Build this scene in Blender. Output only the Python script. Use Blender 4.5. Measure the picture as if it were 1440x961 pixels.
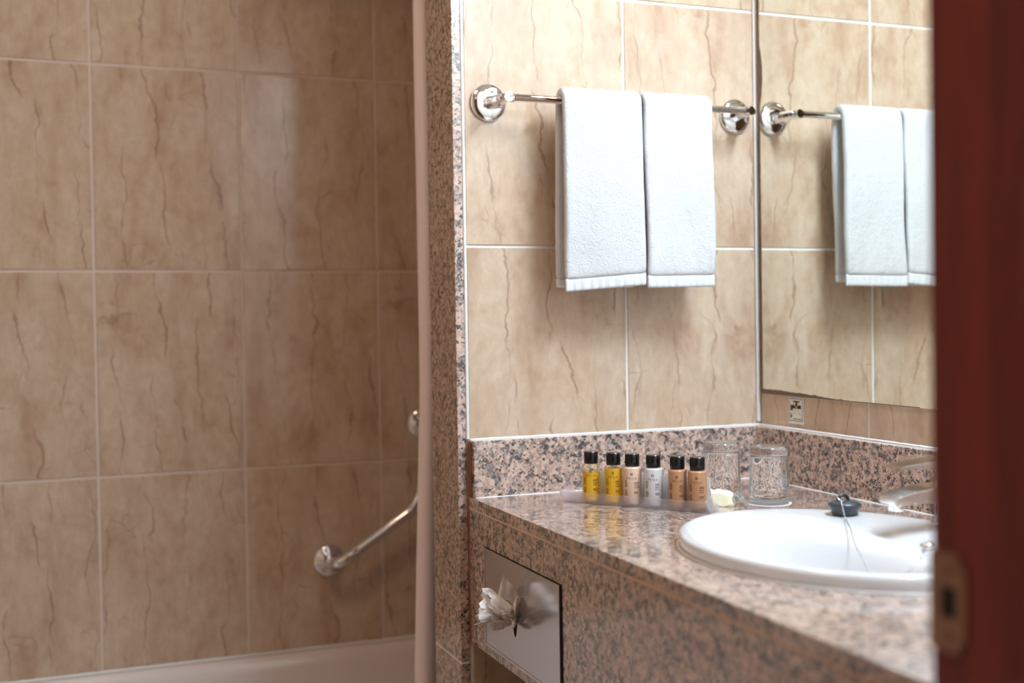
import bpy, bmesh, math, random
from mathutils import Vector, Matrix, noise
for o in list(bpy.data.objects): bpy.data.objects.remove(o)
SC = bpy.context.scene
COL = SC.collection
random.seed(7)
R_ = math.radians

# ------------------------------------------------------------------ camera
cam = bpy.data.cameras.new('camera'); camo = bpy.data.objects.new('camera', cam); COL.objects.link(camo)
cam.sensor_width = 36.0; cam.lens = 41.76; cam.clip_start = 0.02
right = Vector((.9311, -.3645, -.0152)).normalized()
fwd = Vector((.3642, .9311, -.0189)).normalized()
up = right.cross(fwd).normalized(); right = fwd.cross(up).normalized()
camo.matrix_world = Matrix(((right.x, up.x, -fwd.x, -1.2120), (right.y, up.y, -fwd.y, -1.8599), (right.z, up.z, -fwd.z, 1.1432), (0, 0, 0, 1)))
cam.dof.use_dof = True; cam.dof.focus_distance = 1.80; cam.dof.aperture_fstop = 2.3
SC.camera = camo

# ------------------------------------------------------------------ light
W = bpy.data.worlds.new('world'); SC.world = W; W.use_nodes = True
W.node_tree.nodes['Background'].inputs[0].default_value = (1.0, .93, .86, 1); W.node_tree.nodes['Background'].inputs[1].default_value = .06
def area(name, loc, aim, sx, sy, power, col):
    l = bpy.data.lights.new(name, 'AREA'); l.shape = 'RECTANGLE'; l.size = sx; l.size_y = sy; l.energy = power; l.color = col
    o = bpy.data.objects.new(name, l); COL.objects.link(o); o.location = loc
    o.rotation_euler = (Vector(aim) - Vector(loc)).to_track_quat('-Z', 'Y').to_euler(); return o
area('mirror_lamp', (-.07, -.78, 2.08), (-.42, -.66, .9), .95, .10, 33.0, (.71, .87, 1.0))
area('ceiling_lamp', (-1.12, -.62, 2.37), (-1.05, -.45, .6), .30, .30, 5.2, (1.0, .73, .52))
area('hall_fill', (-1.3, -2.5, 2.37), (-1.3, -2.45, 0), .6, .6, 2.0, (1.0, .88, .78))  # unseen lamp, added for fill light through the doorway
SC.view_settings.view_transform = 'Standard'; SC.view_settings.look = 'None'
SC.view_settings.gamma = 1; SC.view_settings.use_curve_mapping = False; SC.view_settings.exposure = .0
SC.cycles.use_denoising = True; SC.cycles.max_bounces = 14; SC.cycles.transmission_bounces = 12; SC.cycles.glossy_bounces = 6
SC.cycles.sample_clamp_indirect = 4.0

# ------------------------------------------------------------------ materials
def srgb(r, g, b):
    f = lambda c: ((c/255+.055)/1.055)**2.4 if c > 10 else c/255/12.92
    return (f(r), f(g), f(b), 1)
class NT:
    def __init__(s, name):
        s.m = bpy.data.materials.new(name); s.m.use_nodes = True; s.t = s.m.node_tree
        s.b = s.t.nodes['Principled BSDF']
    def n(s, typ, ins=None, **kw):
        x = s.t.nodes.new(typ)
        for k, v in kw.items(): setattr(x, k, v)
        for k, v in (ins or {}).items():
            if isinstance(v, bpy.types.NodeSocket): s.t.links.new(v, x.inputs[k])
            else: x.inputs[k].default_value = v
        return x
    def set(s, **kw):
        for k, v in kw.items():
            k = k.replace('_', ' ')
            if isinstance(v, bpy.types.NodeSocket): s.t.links.new(v, s.b.inputs[k])
            else: s.b.inputs[k].default_value = v
        return s
    def ramp(s, fac, stops, mode='LINEAR'):
        r = s.n('ShaderNodeValToRGB', {'Fac': fac}); cr = r.color_ramp; cr.interpolation = mode
        while len(cr.elements) < len(stops): cr.elements.new(.5)
        for e, (p, c) in zip(cr.elements, stops): e.position = p; e.color = c if len(c) == 4 else (*c, 1)
        return r.outputs[0]
    def mix(s, fac, a, b, blend='MIX'):
        x = s.n('ShaderNodeMix', data_type='RGBA', blend_type=blend)
        for i, v in ((0, fac), (6, a), (7, b)):
            if isinstance(v, bpy.types.NodeSocket): s.t.links.new(v, x.inputs[i])
            else: x.inputs[i].default_value = v
        return x.outputs[2]
    def math(s, op, a, b=0.0, c=0.0):
        x = s.n('ShaderNodeMath', operation=op)
        for i, v in enumerate((a, b, c)):
            if isinstance(v, bpy.types.NodeSocket): s.t.links.new(v, x.inputs[i])
            else: x.inputs[i].default_value = v
        return x.outputs[0]
    def bump(s, h, dist, strength=1.0):
        b = s.n('ShaderNodeBump', {'Height': h, 'Distance': dist, 'Strength': strength}); s.t.links.new(b.outputs[0], s.b.inputs['Normal'])
def plain(name, col, rough=.5, metal=0., **kw):
    return NT(name).set(Base_Color=col, Roughness=rough, Metallic=metal, **kw).m

def tile_mat():
    t = NT('marble_tile')
    co = t.n('ShaderNodeTexCoord').outputs['Object']; rnd = t.n('ShaderNodeObjectInfo').outputs['Random']
    off = t.n('ShaderNodeCombineXYZ', {0: t.math('MULTIPLY', rnd, 13.7), 1: 0.0, 2: t.math('MULTIPLY', rnd, 29.3)}).outputs[0]
    p = t.n('ShaderNodeVectorMath', {0: co, 1: off}, operation='ADD').outputs[0]
    # stretched mottling
    st = t.n('ShaderNodeMapping', {'Vector': p, 'Scale': (1.6, 1.0, 1.0)}).outputs[0]
    n1 = t.n('ShaderNodeTexNoise', {'Vector': st, 'Scale': 9.0, 'Detail': 6.0, 'Roughness': .62, 'Distortion': .6}).outputs[0]
    n2 = t.n('ShaderNodeTexNoise', {'Vector': st, 'Scale': 38.0, 'Detail': 4.0, 'Roughness': .6}).outputs[0]
    base = t.ramp(n1, [(.25, srgb(182, 150, 126)), (.45, srgb(204, 178, 155)), (.62, srgb(218, 198, 178)), (.8, srgb(194, 163, 140))])
    base = t.mix(.35, base, t.ramp(n2, [(.3, srgb(186, 150, 119)), (.7, srgb(228, 206, 181))]))
    # warm smudges that run down the tile
    sm = t.n('ShaderNodeMapping', {'Vector': p, 'Scale': (2.2, 1.0, .7)}).outputs[0]
    n3 = t.n('ShaderNodeTexNoise', {'Vector': sm, 'Scale': 7.5, 'Detail': 3.0}).outputs[0]
    base = t.mix(t.math('MULTIPLY', t.ramp(n3, [(.50, (0, 0, 0)), (.70, (1, 1, 1))]), .38), base, srgb(164, 120, 92))
    # thin broken cracks, mostly upright
    wn = t.n('ShaderNodeTexNoise', {'Vector': p, 'Scale': 7.5, 'Detail': 4.0, 'Roughness': .55}).outputs['Color']
    wv = t.n('ShaderNodeVectorMath', {0: wn, 'Scale': .085}, operation='SCALE').outputs[0]
    pw = t.n('ShaderNodeVectorMath', {0: p, 1: wv}, operation='ADD').outputs[0]
    wave = t.n('ShaderNodeTexWave', {'Vector': pw, 'Scale': 3.9, 'Distortion': 0.0}, wave_type='BANDS', bands_direction='X', wave_profile='SIN').outputs['Fac']
    line = t.ramp(wave, [(.9935, (0, 0, 0)), (.999, (1, 1, 1))])
    m1 = t.n('ShaderNodeTexNoise', {'Vector': p, 'Scale': 7.0, 'Detail': 2.0}).outputs[0]
    line = t.math('MULTIPLY', line, t.ramp(m1, [(.46, (0, 0, 0)), (.58, (1, 1, 1))]))
    wv2 = t.n('ShaderNodeMapping', {'Vector': pw, 'Location': (.37, 0, .21), 'Rotation': (0, .16, 0)}).outputs[0]
    wave2 = t.n('ShaderNodeTexWave', {'Vector': wv2, 'Scale': 3.1, 'Distortion': 0.0}, wave_type='BANDS', bands_direction='X', wave_profile='SIN').outputs['Fac']
    line2 = t.math('MULTIPLY', t.ramp(wave2, [(.993, (0, 0, 0)), (.999, (1, 1, 1))]), t.ramp(m1, [(.40, (1, 1, 1)), (.50, (0, 0, 0))]))
    line = t.math('MAXIMUM', line, line2)
    vor = t.n('ShaderNodeTexVoronoi', {'Vector': pw, 'Scale': 9.0}, feature='DISTANCE_TO_EDGE').outputs['Distance']
    l2 = t.ramp(vor, [(.0, (1, 1, 1)), (.018, (0, 0, 0))])
    m2 = t.n('ShaderNodeTexNoise', {'Vector': p, 'Scale': 12.0, 'Detail': 2.0}).outputs[0]
    l2 = t.math('MULTIPLY', l2, t.ramp(m2, [(.56, (0, 0, 0)), (.68, (.8, .8, .8))]))
    allm = t.math('MAXIMUM', line, l2)
    base = t.mix(t.math('MULTIPLY', allm, .50), base, srgb(122, 84, 62))
    t.set(Base_Color=base, Roughness=.16, Coat_Weight=.25, Coat_Roughness=.08)
    hn = t.n('ShaderNodeTexNoise', {'Vector': p, 'Scale': 16.0, 'Detail': 2.0}).outputs[0]
    t.bump(hn, .0006, .6)
    return t.m

def granite(name, scale=1.0, rough=.10):
    t = NT(name)
    co = t.n('ShaderNodeTexCoord').outputs['Object']
    wn = t.n('ShaderNodeTexNoise', {'Vector': co, 'Scale': 260.0*scale, 'Detail': 3.0}).outputs['Color']
    wv = t.n('ShaderNodeVectorMath', {0: wn, 'Scale': .0052/scale}, operation='SCALE').outputs[0]
    p = t.n('ShaderNodeVectorMath', {0: co, 1: wv}, operation='ADD').outputs[0]
    v1 = t.n('ShaderNodeTexVoronoi', {'Vector': p, 'Scale': 135.0*scale}).outputs['Color']
    r1 = t.n('ShaderNodeSeparateColor', {0: v1}).outputs[0]
    big = t.n('ShaderNodeTexNoise', {'Vector': co, 'Scale': 34.0*scale, 'Detail': 3.0, 'Roughness': .6}).outputs[0]
    f = t.math('ADD', r1, t.math('MULTIPLY', t.math('SUBTRACT', big, .5), 1.7))
    base = t.ramp(f, [(0, srgb(84, 77, 77)), (.04, srgb(116, 108, 107)), (.20, srgb(150, 138, 134)), (.38, srgb(194, 162, 147)), (.60, srgb(220, 192, 178)), (.85, srgb(190, 164, 153))], 'CONSTANT')
    v2 = t.n('ShaderNodeTexVoronoi', {'Vector': p, 'Scale': 300.0*scale}).outputs['Color']
    r2 = t.n('ShaderNodeSeparateColor', {0: v2}).outputs[1]
    base = t.mix(t.ramp(r2, [(0, (1, 1, 1)), (.08, (0, 0, 0))], 'CONSTANT'), base, srgb(56, 50, 50))
    base = t.mix(t.ramp(r2, [(0, (0, 0, 0)), (.86, (.6, .6, .6))], 'CONSTANT'), base, srgb(214, 194, 180))
    t.set(Base_Color=base, Roughness=.20, Specular_IOR_Level=.5, Coat_Weight=1.0, Coat_Roughness=.09, Coat_IOR=1.5)
    return t.m

def wood_mat():
    t = NT('mahogany')
    co = t.n('ShaderNodeTexCoord').outputs['Object']
    st = t.n('ShaderNodeMapping', {'Vector': co, 'Scale': (1, 1, .035)}).outputs[0]
    n1 = t.n('ShaderNodeTexNoise', {'Vector': st, 'Scale': 75.0, 'Detail': 5.0, 'Roughness': .6}).outputs[0]
    n2 = t.n('ShaderNodeTexNoise', {'Vector': st, 'Scale': 420.0, 'Detail': 2.0}).outputs[0]
    c = t.ramp(n1, [(.3, srgb(84, 22, 17)), (.5, srgb(120, 32, 25)), (.7, srgb(150, 46, 35))])
    c = t.mix(.25, c, t.ramp(n2, [(.35, srgb(70, 20, 16)), (.65, srgb(170, 64, 46))]))
    t.set(Base_Color=c, Roughness=.38, Specular_IOR_Level=.4); return t.m

def terry_mat(name, scale=420.0, h=.0034):
    t = NT(name)
    co = t.n('ShaderNodeTexCoord').outputs['Object']
    n = t.n('ShaderNodeTexNoise', {'Vector': co, 'Scale': scale, 'Detail': 3.0, 'Roughness': .7}).outputs[0]
    n2 = t.n('ShaderNodeTexNoise', {'Vector': co, 'Scale': 70.0, 'Detail': 3.0}).outputs[0]
    hh = t.math('ADD', n, t.math('MULTIPLY', n2, .9))
    t.set(Base_Color=srgb(226, 226, 229), Roughness=.95, Sheen_Weight=.2, Sheen_Roughness=.6, Specular_IOR_Level=.15)
    t.bump(hh, h, .8); return t.m

TILE = tile_mat(); GRAN = granite('granite', 1.2); WOOD = wood_mat(); TERRY = terry_mat('terry'); HEMM = terry_mat('hem_cloth', 900.0, .0008)
GROUT = plain('grout', srgb(244, 242, 240), .8); CAULK = plain('white_silicone', srgb(240, 240, 240), .4)
JOINT = plain('lit_edge_joint', srgb(222, 192, 170), .7); JOINT2 = plain('brown_silicone', srgb(140, 92, 72), .5)
TAPM = plain('brushed_chrome', (.92, .93, .95, 1), .11, 1.0); CHROME = plain('chrome', (.86, .86, .88, 1), .05, 1.0); SATIN = plain('satin_nickel', srgb(158, 122, 102), .30, 1.0)
PLATEM = plain('polished_steel', (.66, .65, .68, 1), .17, 1.0)
MIRR = plain('silvered_glass', (.885, .905, .86, 1), .004, 1.0); CORR = NT('mirror_corrosion')
_n = CORR.n('ShaderNodeTexNoise', {'Scale': 120.0, 'Detail': 4.0}).outputs[0]
CORR.set(Base_Color=CORR.ramp(_n, [(.3, srgb(84, 66, 52)), (.7, srgb(132, 112, 94))]), Roughness=.6); CORR = CORR.m
CERAM = plain('white_ceramic', srgb(228, 230, 234), .07, Coat_Weight=.5, Coat_Roughness=.03)
ACRYL = plain('tub_acrylic', srgb(238, 228, 224), .14); PLASTER = plain('white_plaster', srgb(236, 230, 222), .8)
FLOORM = plain('floor_tile', srgb(170, 140, 112), .3)
RUBBER = plain('black_rubber', srgb(52, 60, 66), .38); DARK = plain('hollow_shade', srgb(18, 14, 13), .7)  # DARK paints the shade of hollows that are not cut out
CAPM = plain('black_cap', srgb(14, 13, 14), .22); INK = plain('brown_ink', srgb(70, 44, 30), .6); INKG = plain('grey_ink', srgb(86, 78, 76), .6)
CARD = plain('white_card', srgb(238, 238, 240), .6)
FROST = plain('frosted_plastic', srgb(252, 250, 255), .32, Transmission_Weight=.90, IOR=1.10)
GLASS = plain('clear_glass', (1, 1, 1, 1), 0.0, Transmission_Weight=1.0, IOR=1.47)
CLEARP = plain('clear_plastic', (1.0, .97, .88, 1), .02, Transmission_Weight=1.0, IOR=1.08)
AMBER = plain('amber_liquid', (1.0, .60, .04, 1), .12, Transmission_Weight=.30, IOR=1.3, Coat_Weight=.5, Coat_Roughness=.04)
def liquid(name, col, rough=.28): return plain(name, col, rough, Coat_Weight=.35, Coat_Roughness=.06)
PINKB = liquid('pink_lotion', srgb(226, 196, 174)); PALEB = liquid('pale_lotion', srgb(212, 210, 212)); COPB = liquid('copper_pearl', srgb(186, 138, 102), .30)
def _paper():
    t = NT('tissue_paper'); t.set(Base_Color=srgb(254, 248, 245), Roughness=.9, Specular_IOR_Level=.1)
    tr = t.n('ShaderNodeBsdfTranslucent', {'Color': srgb(254, 246, 242)}); mx = t.n('ShaderNodeMixShader', {0: .22, 1: t.b.outputs[0], 2: tr.outputs[0]})
    t.t.links.new(mx.outputs[0], t.t.nodes['Material Output'].inputs['Surface']); return t.m
PAPER = _paper(); SOAPP = plain('cream_wrap', srgb(246, 240, 212), .6); CELLO = plain('cellophane', (.95, .95, .97, 1), .12, Transmission_Weight=.88, IOR=1.1)
CURT = NT('curtain_cloth'); CURT.set(Base_Color=srgb(255, 238, 240), Roughness=.75, Sheen_Weight=.2); CURT = CURT.m
STICK = plain('sticker_white', srgb(240, 240, 238), .35); SBLK = plain('sticker_black', srgb(24, 22, 24), .4); SYEL = plain('sticker_yellow', srgb(216, 206, 120), .4)

# ------------------------------------------------------------------ helpers
def link(name, me, mat=None, parent=None, loc=(0, 0, 0), rot=None):
    o = bpy.data.objects.new(name, me); COL.objects.link(o)
    if mat is not None and me is not None and not me.materials: me.materials.append(mat)
    o.location = loc
    if rot: o.rotation_euler = rot
    if parent: o.parent = parent
    return o
def mesh(name, bm, mat, parent=None, smooth=False, loc=(0, 0, 0), rot=None):
    bmesh.ops.recalc_face_normals(bm, faces=bm.faces)
    me = bpy.data.meshes.new(name); bm.to_mesh(me); bm.free()
    if smooth: me.polygons.foreach_set('use_smooth', [True]*len(me.polygons)); me.update()
    return link(name, me, mat, parent, loc, rot)
def empty(name, loc=(0, 0, 0), rot=None):
    o = bpy.data.objects.new(name, None); COL.objects.link(o); o.location = loc
    if rot: o.rotation_euler = rot
    return o
def tag(o, label, cat, group=None, kind=None):
    o['label'] = label; o['category'] = cat
    if group: o['group'] = group
    if kind: o['kind'] = kind
    return o
def bx(bm, x0, x1, y0, y1, z0, z1, bev=0.0, seg=1):
    b = bmesh.new()
    vs = [b.verts.new((x, y, z)) for x in (x0, x1) for y in (y0, y1) for z in (z0, z1)]
    for f in ((0, 1, 3, 2), (4, 6, 7, 5), (0, 4, 5, 1), (2, 3, 7, 6), (0, 2, 6, 4), (1, 5, 7, 3)): b.faces.new([vs[i] for i in f])
    bmesh.ops.recalc_face_normals(b, faces=b.faces)
    if bev: bmesh.ops.bevel(b, geom=b.edges[:], offset=bev, segments=seg, affect='EDGES', profile=.5)
    merge(bm, b); return bm
def merge(bm, b, M=None):
    if M is not None: bmesh.ops.transform(b, matrix=M, verts=b.verts)
    me = bpy.data.meshes.new('tmp'); b.to_mesh(me); b.free(); bm.from_mesh(me); bpy.data.meshes.remove(me)
def box(name, x0, x1, y0, y1, z0, z1, mat, parent=None, bev=0.0, seg=1):
    return mesh(name, bx(bmesh.new(), x0, x1, y0, y1, z0, z1, bev, seg), mat, parent)
def lathe(bm, prof, n=48, M=None, cap=True):
    b = bmesh.new(); rings = []
    for r, z in prof:
        if r < 1e-6: rings.append([b.verts.new((0, 0, z))])
        else: rings.append([b.verts.new((r*math.cos(2*math.pi*i/n), r*math.sin(2*math.pi*i/n), z)) for i in range(n)])
    for a, c in zip(rings, rings[1:]):
        for i in range(n):
            j = (i+1) % n
            if len(a) == 1 and len(c) == 1: continue
            if len(a) == 1: b.faces.new((a[0], c[i], c[j]))
            elif len(c) == 1: b.faces.new((a[i], a[j], c[0]))
            else: b.faces.new((a[i], a[j], c[j], c[i]))
    merge(bm, b, M); return bm
def tube(bm, pts, r, n=12, caps=True, radii=None):
    pts = [Vector(p) for p in pts]; rings = []
    t0 = (pts[1]-pts[0]).normalized(); ref = Vector((0, 0, 1)) if abs(t0.z) < .9 else Vector((1, 0, 0))
    u = t0.cross(ref).normalized()
    for i, p in enumerate(pts):
        t = ((pts[min(i+1, len(pts)-1)]-pts[max(i-1, 0)])).normalized()
        u = (u - t*u.dot(t)).normalized(); v = t.cross(u)
        rr = radii[i] if radii else r
        rings.append([bm.verts.new(p + u*rr*math.cos(2*math.pi*k/n) + v*rr*math.sin(2*math.pi*k/n)) for k in range(n)])
    for a, c in zip(rings, rings[1:]):
        for k in range(n): bm.faces.new((a[k], a[(k+1) % n], c[(k+1) % n], c[k]))
    if caps: bm.faces.new(rings[0][::-1]); bm.faces.new(rings[-1])
    return bm
def bezier(ps, n):
    # Catmull-Rom through the points
    ps = [Vector(p) for p in ps]; q = [ps[0]*2-ps[1]] + ps + [ps[-1]*2-ps[-2]]; out = []
    for i in range(1, len(q)-2):
        for k in range(n):
            t = k/n; a, b, c, d = q[i-1], q[i], q[i+1], q[i+2]
            out.append(.5*((2*b)+(c-a)*t+(2*a-5*b+4*c-d)*t*t+(3*b-a-3*c+d)*t**3))
    out.append(ps[-1]); return out
def fillet(ps, r, n=8):
    ps = [Vector(p) for p in ps]; out = [ps[0]]
    for a, b, c in zip(ps, ps[1:], ps[2:]):
        d1 = (a-b).normalized(); d2 = (c-b).normalized()
        p0 = b+d1*r; p1 = b+d2*r
        for k in range(n+1):
            t = k/n; out.append((1-t)**2*p0 + 2*t*(1-t)*b + t*t*p1)
    out.append(ps[-1]); return out
def subsurf(o, l): m = o.modifiers.new('s', 'SUBSURF'); m.levels = l; m.render_levels = l; return o
def solid(o, th, off=0.0): m = o.modifiers.new('t', 'SOLIDIFY'); m.thickness = th; m.offset = off; return o
def struct(o, label, cat): return tag(o, label, cat, kind='structure')

# ------------------------------------------------------------------ setting: walls with single tiles
YB, XL, ZC, YF = .6768, -1.80, 2.40, -1.188
_tm = {}
def tile_piece(w, h):
    k = (round(w, 4), round(h, 4))
    if k not in _tm:
        b = bx(bmesh.new(), -w/2, w/2, 0, .003, -h/2, h/2, .0009)
        bmesh.ops.recalc_face_normals(b, faces=b.faces)
        me = bpy.data.meshes.new('tile'); b.to_mesh(me); b.free(); me.materials.append(TILE); _tm[k] = me
    return _tm[k]
def tile_wall(parent, us, zs, place, g=.0045):
    for i in range(len(us)-1):
        for j in range(len(zs)-1):
            w, h = us[i+1]-us[i]-g, zs[j+1]-zs[j]-g
            if w < .02 or h < .02: continue
            loc, rot = place((us[i]+us[i+1])/2, (zs[j]+zs[j+1])/2)
            jit = (random.uniform(-1, 1)*.0003)
            loc = (loc[0], loc[1]+(jit if rot is None else 0), loc[2])
            link('tile', tile_piece(w, h), None, parent, loc, rot)
# towel wall (partition between vanity and bath); tile faces at y = 0
wm = struct(box('wall_middle', -.5675, 0, .0018, .136, 0, ZC, GROUT), 'beige marble-tiled partition wall that the towel rail hangs on', 'wall')
tile_wall(wm, [-.5647, -.2686, -.002], [0, .405, .835, 1.265, 1.695, 2.125, ZC], lambda u, z: ((u, 0, z), None))
# bath back wall; tile faces at y = YB
wb = struct(box('wall_back', XL, 0, YB+.0018, YB+.12, 0, ZC, plain('pinkish_grout', srgb(222, 204, 192), .8)), 'shaded beige marble-tiled wall behind the bathtub', 'wall')  # grout pinker and darker than on the other walls
ux = [-1.1212+.293*k for k in range(-3, 5)]; ux[0] = XL; ux[-1] = 0
zz = [1.2526+.4168*k for k in range(-2, 4)]; zz[-1] = ZC
tile_wall(wb, ux, zz, lambda u, z: ((u, YB, z), None), .0052)
# mirror wall; tile faces at x = 0 (rotated so that local -y points to -x)
wr = struct(box('wall_right', .0018, .12, -1.36, YB+.12, 0, ZC, GROUT), 'beige tiled wall behind the mirror and basin', 'wall')
tile_wall(wr, [0, .310, .606, .902, 1.188], [.405, .835, 1.265, 1.695, 2.125, ZC], lambda u, z: ((0, -u, z), (0, 0, -math.pi/2)), .0052)
struct(box('wall_left', XL-.12, XL, -1.36, YB+.12, 0, ZC, TILE), 'beige wall at the far left end of the bath', 'wall')
wf = bx(bmesh.new(), -.612, .12, -1.36, YF, 0, ZC)
bx(wf, XL-.12, -1.50, -1.36, YF, 0, ZC); bx(wf, -1.50, -.612, -1.36, YF, 2.08, ZC)
struct(mesh('wall_front', wf, PLASTER), 'plastered wall around the bathroom doorway', 'wall')
struct(box('floor', -2.6, .12, -3.4, YB+.12, -.08, 0, FLOORM), 'tan tiled bathroom floor', 'floor')
struct(box('ceiling', -2.6, .12, -3.4, YB+.12, ZC, ZC+.08, PLASTER), 'white plaster bathroom ceiling', 'ceiling')
hb = bx(bmesh.new(), -2.6, .12, -3.5, -3.4, 0, ZC); bx(hb, -2.7, -2.6, -3.5, -1.36, 0, ZC); bx(hb, .02, .12, -3.4, -1.37, 0, ZC)
struct(mesh('wall_hall', hb, plain('hall_paint', srgb(214, 190, 164), .7)), 'plain painted hall wall outside the doorway', 'wall')
# corner bead between the towel wall and the mirror wall
struct(box('trim_1', -.0075, -.0004, -.0075, -.0004, .948, ZC, CAULK, bev=.002), 'white silicone bead down the corner beside the mirror', 'trim')
# white bead beside the granite edge
struct(box('trim_2', -.5688, -.5634, -.003, .0018, .944, ZC, CAULK, bev=.0012), 'white vertical bead between granite edge and towel wall tiles', 'trim')

# granite cladding at the end of the partition
tr = struct(empty('trim_3', (-.576, .06, 0)), 'brown granite slabs cladding the end of the tiled partition', 'trim')
for z0, z1 in ((0, .5720), (.5748, ZC)):
    o = box('granite_slab', -.5840, -.5684, -.0010, .1385, z0, z1, GRAN, bev=.0008); o.parent = tr; o.matrix_parent_inverse = tr.matrix_world.inverted()
    o.location = o.location
for o in tr.children: o.matrix_parent_inverse = Matrix.Translation((.576, -.06, 0))
o = box('joint', -.5838, -.5690, -.0006, .1380, .5715, .5752, GROUT, tr); o.matrix_parent_inverse = Matrix.Translation((.576, -.06, 0))

# door frame
dr = struct(empty('door_1', (-.62, -1.27, 0)), 'dark red wooden door frame at the right edge, out of focus', 'door frame')
T = Matrix.Translation((.62, 1.27, 0))
def dpart(o): o.parent = dr; o.matrix_parent_inverse = T; return o
dpart(box('jamb', -.633, -.612, -1.375, YF, 0, 2.06, WOOD, bev=.002, seg=2))
dpart(box('jamb', -1.50, -1.479, -1.375, YF, 0, 2.06, WOOD, bev=.002))
dpart(box('lintel', -1.50, -.612, -1.375, YF, 2.06, 2.08, WOOD, bev=.002))
# strike plate: rounded plate with a latch opening, lip bent round the edge, two screws
bm = bmesh.new()
y0, y1, z0, z1 = -1.2225, -1.1872, .9075, .9765
ho = [(-1.2135, .931), (-1.1985, .931), (-1.1985, .953), (-1.2135, .953)]
outer = [(y0, z0), (y1, z0), (y1, z1), (y0, z1)]
vo = [bm.verts.new((-.6345, y, z)) for y, z in outer]; vi = [bm.verts.new((-.6345, y, z)) for y, z in ho]
for i in range(4): bm.faces.new((vo[i], vo[(i+1) % 4], vi[(i+1) % 4], vi[i]))
bmesh.ops.bevel(bm, geom=[v for v in vo if v.co.y < -1.2], offset=.006, segments=4, affect='VERTICES')
ex = bmesh.ops.extrude_face_region(bm, geom=bm.faces[:]); bmesh.ops.translate(bm, vec=(.0015, 0, 0), verts=[v for v in ex['geom'] if isinstance(v, bmesh.types.BMVert)])
sp = dpart(mesh('strike_plate', bm, SATIN)); sp['label'] = 'brass-toned strike plate'
bm = bmesh.new()
for z in (.9645, .9185): lathe(bm, [(0, .0011), (.002, .001), (.0036, 0), (.0036, -.001), (0, -.001)], 16, Matrix.Translation((-.6347, -1.206, z)) @ Matrix.Rotation(-math.pi/2, 4, 'Y'))
s_ = mesh('screw', bm, plain('screw_steel', srgb(120, 100, 84), .35, 1.0)); s_.parent = sp
dk = mesh('latch_hole_shade', bx(bmesh.new(), -.6338, -.6331, -1.2135, -1.1985, .931, .953), DARK); dk.parent = sp  # thin dark patch on the solid jamb, shade of the hole as colour

# ------------------------------------------------------------------ vanity counter
CT, CX = .850, -.569
BC, BA, BB = Vector((-.310, -.652)), .187, .232       # basin outline
van = tag(empty('vanity_counter', (-.28, -.59, .61)), 'polished speckled granite vanity counter with backsplash under the mirror', 'counter')
TV = Matrix.Translation((.28, .59, -.61))
def vpart(o): o.parent = van; o.matrix_parent_inverse = TV; return o
# worktop with an oval opening
bm = bmesh.new(); N = 64
yb, yf = -.0015, -1.186; xr = -.0015
rect = [(CX, yf), (xr, yf), (xr, yb), (CX, yb)]
def edge_pt(a):
    d = Vector((math.cos(a), math.sin(a))); ts = []
    if abs(d.x) > 1e-9: ts.append((((xr if d.x > 0 else CX))-BC.x)/d.x)
    if abs(d.y) > 1e-9: ts.append((((yb if d.y > 0 else yf))-BC.y)/d.y)
    return BC + d*min(ts)
angs = sorted(set([2*math.pi*i/N for i in range(N)] + [math.atan2(y-BC.y, x-BC.x) % (2*math.pi) for x, y in rect]))
L = {}
for z in (CT, CT-.017):
    L[z] = ([bm.verts.new((*edge_pt(a), z)) for a in angs], [bm.verts.new((BC.x+.176*math.cos(a), BC.y+.221*math.sin(a), z)) for a in angs])
n = len(angs)
for i in range(n):
    j = (i+1) % n
    a, b = L[CT], L[CT-.017]
    bm.faces.new((a[0][i], a[0][j], a[1][j], a[1][i])); bm.faces.new((b[0][i], b[1][i], b[1][j], b[0][j]))
    bm.faces.new((a[0][i], b[0][i], b[0][j], a[0][j])); bm.faces.new((a[1][i], a[1][j], b[1][j], b[1][i]))
vpart(mesh('worktop', bm, GRAN))
vpart(box('front_panel', CX+.0004, CX+.020, yf, -.0015, .6095, .8305, GRAN))
vpart(box('joint', CX-.0004, CX+.019, yf, -.0015, .8304, .8332, JOINT))  # real joint, its colour lightened for the light its front edge catches
vpart(box('joint', CX-.0009, CX+.004, -.0125, -.0035, .6095, .8485, JOINT2, bev=.0015))
vpart(box('joint', CX+.0015, CX+.0045, -.0150, -.0030, .8500, .9425, JOINT2, bev=.001))
vpart(box('backsplash', CX+.0042, -.0015, -.026, -.0015, CT, .9435, GRAN, bev=.0008))
vpart(box('backsplash', -.026, -.0015, yf, -.0268, CT, .9435, GRAN, bev=.0008))
# silicone beads: on top of both backsplashes and along their feet, slightly uneven
def bead(pts, r, seedv):
    ps = []
    for a, b in zip(pts, pts[1:]):
        a, b = Vector(a), Vector(b); k = max(2, int((b-a).length/.012))
        ps += [a.lerp(b, i/k) for i in range(k)]
    ps.append(Vector(pts[-1]))
    rad = [r*(1+.35*noise.noise(p*60+Vector((seedv, 0, 0)))) for p in ps]
    return tube(bmesh.new(), ps, r, 6, True, rad)
vpart(mesh('caulk', bead([(-.5640, -.0045, .9440), (-.0060, -.0045, .9440), (-.0060, -1.18, .9440)], .0024, 3), CAULK, smooth=True))
vpart(mesh('caulk', bead([(-.5625, -.0262, CT), (-.0262, -.0262, CT), (-.0262, -1.18, CT)], .0013, 9), CAULK, smooth=True))
vpart(mesh('caulk', bead([(-.0263, -.0263, CT), (-.0263, -.0263, .943)], .0010, 5), plain('grey_bead', srgb(190, 168, 160), .5), smooth=True))

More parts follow.
